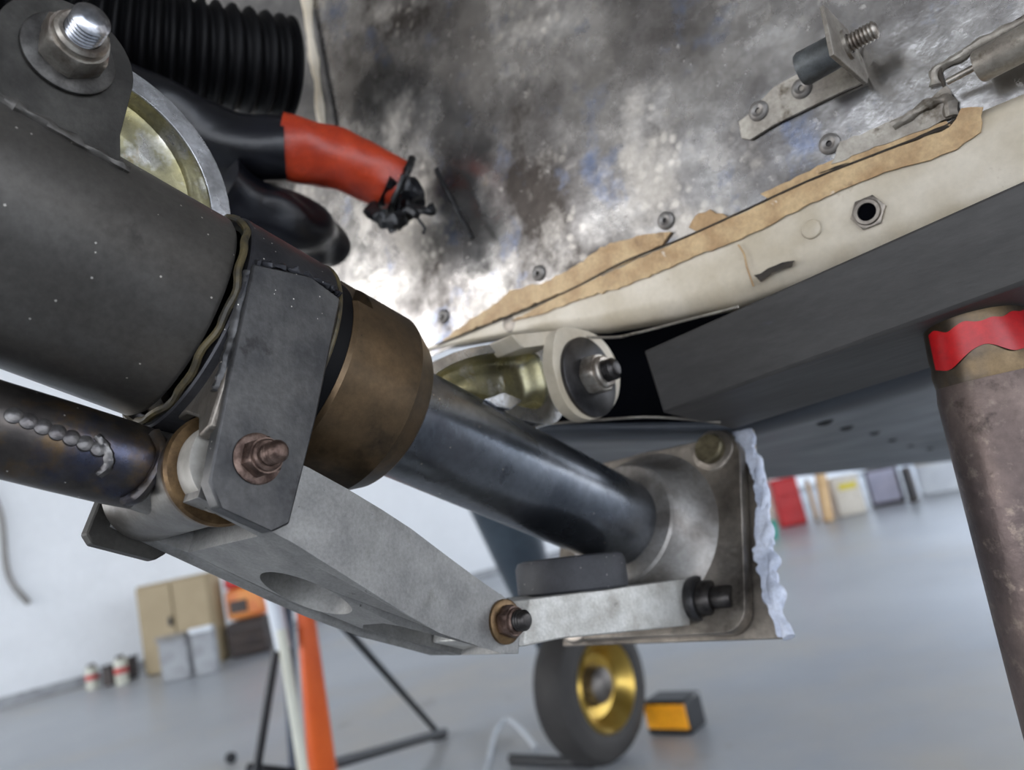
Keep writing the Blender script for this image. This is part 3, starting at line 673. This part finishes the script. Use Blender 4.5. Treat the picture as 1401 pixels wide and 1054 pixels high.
tie([P(560, 285, .425), P(572, 300, .42), P(581, 312, .42), P(578, 320, .42)], .0009, 'thin curled black cable tie end below the hose tip')

# ------------------------------------------------------------------ support beam and jack
ed_ = cv(V(880, 429, 1050)).normalized()
p_nt = P(880, 480, .33); p_nb = P(907, 566, .33); p_fb = P(1003, 588, .375); p_ft = p_fb+(p_nt-p_nb)*1.0
sec = [p_nt, p_nb, p_fb, p_ft]; L_ = .30
NB = 24; vs = []; fs = []
for i in range(NB+1): vs += [s_+ed_*(L_*i/NB) for s_ in sec]
for i in range(NB):
    for k in range(4): fs.append((i*4+k, i*4+(k+1) % 4, i*4+4+(k+1) % 4, i*4+4+k))
fs += [(0, 1, 2, 3), tuple(NB*4+k for k in (3, 2, 1, 0))]
bm_ = obj('support_beam', (vs, fs), 'beam_black', bevel=.0012, smooth=30)
tag(bm_, 'scuffed black rubber-faced beam bearing on the belly, standing on the jack post', 'beam')
jk = thing('jack_post', fl(1330, 440)*0+Vector((P(1340, 468, .257).x, P(1340, 468, .257).y, 0)), 'rusty steel jack post with red paint round its neck', 'jack')
jx = Vector((P(1340, 468, .257).x, P(1340, 468, .257).y, 0)); zt = P(1340, 423, .257).z
def JZ(y): return P(1333, y, .285).z
zc = P(1275, 530, .257).z
obj('post_body', lathe(jx, Z, [(0, .045), (.02, .045), (.025, .034), (zc-.30, .0272), (zc-.10, .0210), (zc-.006, .0174), (zc, .0163), (zc, 0)], 72), 'post_steel', jk)
obj('post_neck', lathe(jx, Z, [(zc-.001, .0166), (zc+.003, .0168), (zc+.006, .0162), (zc+.009, .0163), (zt+.004, .0147), (zt+.004, 0)], 64), 'neck_steel', jk)
vs = []; fs = []; nA = 60
jdir = Vector((-jx.x, -jx.y, 0)).normalized(); jsid = Z.cross(jdir)
for i in range(nA+1):
    a = -1.0+2.5*i/nA
    for k in range(5):
        lo = zc+.0048+.0018*noise.noise(Vector((a*2.2, 0, 5)))+.0042*math.exp(-((a-.02)/.32)**2); hi_ = zt-.0050+.0025*noise.noise(Vector((a*3, 0, 8)))
        if hi_ < lo+.001: hi_ = lo+.001
        z_ = lo+(hi_-lo)*k/4; r = .0164+(.0147-.0163)*(z_-zc-.009)/max(1e-4, zt+.004-zc-.009)+.00035
        vs.append(jx+Z*z_+(jdir*math.cos(a)+jsid*math.sin(a))*r)
for i in range(nA):
    for k in range(4): fs.append((i*5+k, i*5+k+1, i*5+6+k, i*5+5+k))
obj('red_band', (vs, fs), 'red_paint', jk)

# ------------------------------------------------------------------ nose wheel beyond
wc = fl(832, 1043); wz = .2; wcen = Vector((wc.x, wc.y, wz))
d_ = P(811, 958, 1).z
nw = thing('nose_wheel', (wcen.x, wcen.y, 0), 'black tyred nose wheel with gold hub on a dark leg, standing on the floor', 'wheel')
tr = .165; tw = .055
prof = [(q, r_*1.212) for q, r_ in [(-tw*.75, .085), (-tw, .105), (-tw*1.05, .130), (-tw*.85, .152), (-tw*.45, .163), (0, .165), (tw*.45, .163), (tw*.85, .152), (tw*1.05, .130), (tw, .105), (tw*.75, .090)]]
obj('tyre', lathe(wcen, Xw, prof, 72), 'tyre', nw)
obj('rim', lathe(wcen, Xw, [(-tw*.75, .105), (tw*.5, .105), (tw*.95, .122), (tw*1.08, .116), (tw*.8, .100), (tw*.25, .082), (tw*.15, .055), (tw*.5, .044)], 56), 'gold_rim', nw)
obj('hub', lathe(wcen, Xw, [(tw*.1, .056), (tw*.7, .046), (tw*.95, .026), (tw*.95, 0)], 40), 'hub_grey', nw)
lp = fl(688, 1000)*0; 
l0 = Vector((wcen.x-.09, wcen.y, wz)); 
lt_ = P(672, 648, 1.95); 
obj('leg', tube([l0+(lt_-l0)*k/8 for k in range(9)], lambda t: .022+.068*t**.8, 28), 'leg_blue', nw)
obj('axle', tube([l0-Xw*.015, wcen+Xw*.02], .012, 16), 'hub_grey', nw)
# label box behind the wheel
cb0 = fl(918, 1007); ck = thing('wheel_chock', cb0, 'black block with a plain orange panel beside the nose wheel', 'chock')
vr = cv(V(1, 0, 0)); vr.z = 0; vr.normalize(); vf_ = Z.cross(vr)
if vf_.dot(cb0) < 0: vf_ = -vf_
vr = ray(-618, 980)*-1; vr.z = 0; vr.normalize(); vf_ = Z.cross(vr); vf_ = -vf_ if vf_.dot(cb0) < 0 else vf_
dc = math.hypot(cb0.x, cb0.y); s_ = dc/F*1.02
obj('body', box(cb0, vr, vf_, Z, (-32*s_, 30*s_), (0, .10), (0, 42*s_)), 'steel_black', ck, bevel=.008)
obj('panel', box(cb0, vr, vf_, Z, (-30*s_, 29*s_), (-.004, 0), (8*s_, 38*s_)), 'label_orange', ck, bevel=.003)
# air hose and pipe on the floor
wh = [fl(655, 1080), fl(668, 1045), fl(680, 1010)+Z*.02, fl(697, 998)+Z*.03, fl(715, 1008)+Z*.02, fl(735, 1030)+Z*.01]
tag(obj('air_hose', tube(smoothpath(wh, 8), .008, 12), 'hose_white'), 'thin white hose looping on the floor left of the nose wheel', 'hose')
tag(obj('floor_pipe', tube([fl(700, 1046)+Z*.014, fl(812, 1052)+Z*.014], .014, 12), 'steel_black'), 'dark pipe end lying on the floor under the nose wheel', 'pipe')

# ------------------------------------------------------------------ orange tripod jack
tj = thing('tripod_jack', fl(440, 1075), 'orange cylinder jack on a black tripod frame standing on the floor', 'jack')
f1 = fl(602, 1011)+Z*.015; f2 = fl(440, 1068)+Z*.015; f3 = fl(348, 1075)+Z*.015; f4 = fl(317, 1045)+Z*.02
jc = f2+Vector((0, 0, 0)); dj = 1.75
top = P(402, 690, dj); bot = P(442, 1062, dj)
obj('cylinder', lathe(bot, top-bot, [(0, 0), (0, .031), (.01, .032), (.34, .0215), (.345, .0205), (.75, .019), (.75, 0)], 40), 'jack_orange', tj)
apex = P(392, 800, dj+.05)
obj('leg', tube([P(455, 840, dj+.1), f1], .010, 12), 'steel_black', tj)
obj('leg', tube([apex, P(350, 1062, dj)], .010, 12), 'steel_black', tj)
obj('base_bar', tube([P(400, 1062, dj+.03), f1+(f1-f2).normalized()*.02], .014, 12), 'steel_black', tj)
obj('base_bar', tube([P(340, 1052, dj+.05), P(460, 1066, dj)], .013, 12), 'steel_black', tj)
obj('foot', lathe(f1-Z*.015, Z, [(0, 0), (0, .028), (.02, .024), (.028, 0)], 20), 'steel_black', tj)
obj('caster', lathe(f4-Xw*.012, Xw, [(0, 0), (0, .016), (.004, .020), (.020, .020), (.024, .016), (.024, 0)], 24), 'steel_black', tj)
obj('rear_post', tube([P(388, 780, dj+.3), P(405, 1062, dj+.2)], .017, 12), 'steel_blue', tj)
wp = thing('prop_pole', fl(412, 1075), 'cream pole with a white upper section leaning beside the orange jack', 'pole')
obj('lower_pole', tube([P(385, 862, dj-.05), P(418, 1075, dj-.1)], .0115, 14), 'pole_cream', wp)
obj('upper_pole', tube([P(357, 740, dj), P(388, 888, dj-.03)], .0175, 14), 'pole_white', wp)

# ------------------------------------------------------------------ things along the far wall
def bgbox(x0, x1, yb0, yb1, ytop, depth, name, label, cat, m, parts=(), bev=.02, gap=.0, dn=0.):
    yb0 += 7; yb1 += 7; ytop += 3; depth = min(depth, .26); p0 = fl(x0, yb0); p1 = fl(x1, yb1); e1 = (p1-p0); W = e1.length; e1.normalize(); e2 = Z.cross(e1)
    if e2.dot(p0) < 0: e2 = -e2
    dd_ = (p0-Vector((0, 0, CAMH))); r = ray(x0, ytop); hgt = CAMH+r.z*(math.hypot(p0.x, p0.y)/math.hypot(r.x, r.y))
    t = thing(name, p0+e1*W/2, label, cat)
    obj('body', box(p0, e1, e2, Z, (0, W), (0, depth), (.0, hgt)), m, t, bevel=bev)
    for (nm, a0, a1, h0, h1, mm, out) in parts:
        obj(nm, box(p0, e1, e2, Z, (W*a0, W*a1), (-out, .0), (hgt*h0, hgt*h1)), mm, t, bevel=.004)
    return t
bgbox(199, 302, 920, 900, 798, .18, 'tan_cabinet', 'tall tan cabinet standing against the white hangar wall', 'cabinet', 'cabinet_tan',
      (('door', .03, .49, .03, .97, 'cabinet_tan', .02), ('door', .51, .97, .03, .97, 'cabinet_tan', .02), ('handle', .44, .47, .5, .6, 'steel_black', .05)))
bgbox(222, 262, 929, 920, 870, .12, 'storage_bin', 'grey bin in front of the tan cabinet, left one', 'bin', 'bin_grey', (('lid', -.02, 1.02, .92, 1.03, 'cabinet_grey', .03),), .01)
bgbox(268, 298, 920, 913, 858, .12, 'storage_bin', 'pale grey bin in front of the tan cabinet, next to the dark crate', 'bin', 'bin_grey', (('lid', -.02, 1.02, .92, 1.03, 'pole_white', .03),), .01)
t_ = bgbox(316, 368, 896, 885, 850, .4, 'dark_crate', 'dark brown crate carrying the orange machine beside the tan cabinet', 'crate', 'dark_brown',
      (('slat', .02, .98, .08, .28, 'dark_brown', .02), ('slat', .02, .98, .4, .6, 'dark_brown', .02), ('slat', .02, .98, .72, .92, 'dark_brown', .02)))
p0 = fl(316, 903); p1 = fl(368, 892); e1 = (p1-p0).normalized(); e2 = Z.cross(e1); e2 = -e2 if e2.dot(p0) < 0 else e2
r = ray(309, 853); hb = CAMH+r.z*(math.hypot(p0.x, p0.y)/math.hypot(r.x, r.y)); W = (p1-p0).length
om = thing('shop_machine', p0+e1*W/2+Z*hb, 'orange machine with a red top standing on the dark brown crate', 'machine')
obj('housing', box(p0+Z*hb, e1, e2, Z, (-.0, W*1.0), (.02, .25), (0.0, .26)), 'machine_orange', om, bevel=.05, seg=4)
obj('red_cap', box(p0+Z*hb, e1, e2, Z, (-.0, W*.5), (.05, .22), (.26, .36)), 'red_metal', om, bevel=.03, seg=3)
obj('grille', box(p0+Z*hb, e1, e2, Z, (W*.15, W*.6), (.0, .02), (.06, .16)), 'dark_brown', om, bevel=.004)
def can(x, yb, yt, r, label):
    p = fl(x, yb); rr = ray(x, yt); h = CAMH+rr.z*(math.hypot(p.x, p.y)/math.hypot(rr.x, rr.y))
    t = thing('canister', p, label, 'canister')
    obj('body', lathe(p, Z, [(0, 0), (0, r), (h*.35, r), (h*.36, r*1.03), (h*.6, r*1.03), (h*.61, r), (h*.85, r), (h*.9, r*.6)], 28), 'pole_cream', t)
    obj('band', lathe(p, Z, [(h*.38, r*1.04), (h*.58, r*1.04)], 28), 'red_metal', t)
    obj('cap', lathe(p, Z, [(h*.88, r*.62), (h, r*.6), (h, 0)], 20), 'dark_brown', t)
can(128, 943, 908, .05, 'small striped canister on the floor by the wall, leftmost of the pair')
can(168, 936, 896, .05, 'small striped canister nearer to the tan cabinet')
bgbox(141, 155, 934, 931, 909, .12, 'dark_box', 'small dark box on the floor between the two canisters', 'box', 'dark_brown', (('lid', -.03, 1.03, .88, 1.02, 'steel_black', .01),), .008)
bgbox(181, 191, 923, 919, 896, .15, 'dark_box', 'small dark box between right canister and the tan cabinet', 'box', 'dark_brown', (('lid', -.03, 1.03, .88, 1.02, 'steel_black', .01),), .008)
# cables on the wall
def onwall(x, y, off=.03):
    r = ray(x, y); o = Vector((0, 0, CAMH)); t = (wa+wn*off-o).dot(wn)/r.dot(wn); return o+r*t
tag(obj('wall_cable', tube(smoothpath([onwall(-30, 640), onwall(0, 700), onwall(8, 770), onwall(18, 800), onwall(40, 826)], 8), .022, 10), 'cabinet_grey'), 'grey cable hanging on the white wall at the left border', 'cable')
# right side of the wall
bgbox(1040, 1066, 716, 712, 655, .3, 'white_bin', 'white bin against the wall just left of the red cabinet', 'bin', 'paint_white', (('lid', -.02, 1.02, .93, 1.03, 'bin_grey', .02),))
bgbox(1070, 1106, 716, 709, 652, .4, 'red_cabinet', 'red tool cabinet against the far wall', 'cabinet', 'red_metal',
      (('drawer', .06, .94, .06, .32, 'red_metal', .02), ('drawer', .06, .94, .36, .62, 'red_metal', .02), ('drawer', .06, .94, .66, .92, 'red_metal', .02)))
bgbox(1117, 1122, 708, 707, 650, .06, 'brown_panel', 'narrow brown panel beside the red cabinet', 'panel', 'cabinet_tan', (('frame', .1, .9, .1, .9, 'wood', .01),))
t_ = thing('wooden_plank', fl(1134, 714), 'pale wooden plank leaning right of the red cabinet', 'plank')
obj('plank', tube([fl(1134, 714), P(1121, 645, 7.4)], .055, 4), 'wood', t_)
bgbox(1148, 1188, 702, 694, 650, .4, 'white_machine', 'white appliance with a yellow sticker against the far wall', 'machine', 'paint_white', (('sticker', .25, .85, .66, .82, 'yellow', .01), ('door', .05, .95, .05, .6, 'paint_white', .02)))
bgbox(1194, 1240, 688, 680, 640, .3, 'framed_board', 'lilac-white board in a dark frame leaning on the far wall', 'board', 'dark_brown', (('board', .08, .92, .1, .95, 'board_lilac', .02),))
bgbox(1244, 1256, 682, 680, 636, .3, 'dark_stand', 'dark narrow stand right of the framed board', 'stand', 'dark_brown', (('panel', .1, .9, .1, .9, 'steel_black', .01),))
bgbox(1262, 1330, 672, 660, 628, .4, 'white_chest', 'low white chest at the far wall behind the jack post', 'chest', 'pole_white', (('lid', -.01, 1.01, .88, 1.02, 'paint_white', .03),))
tp = fl(1054, 738); tt = thing('teal_bucket', tp, 'small teal bucket on the floor in front of the far wall', 'bucket')
obj('bucket', lathe(tp, Z, [(0, 0), (0, .07), (.15, .09), (.15, .085), (.02, .06), (.02, 0)], 24), 'teal', tt)
obj('handle', tube([tp+Z*.15+Xw*.09*math.cos(a)+Z*.08*math.sin(a) for a in [math.pi*i/10 for i in range(11)]], .004, 6), 'steel_black', tt)
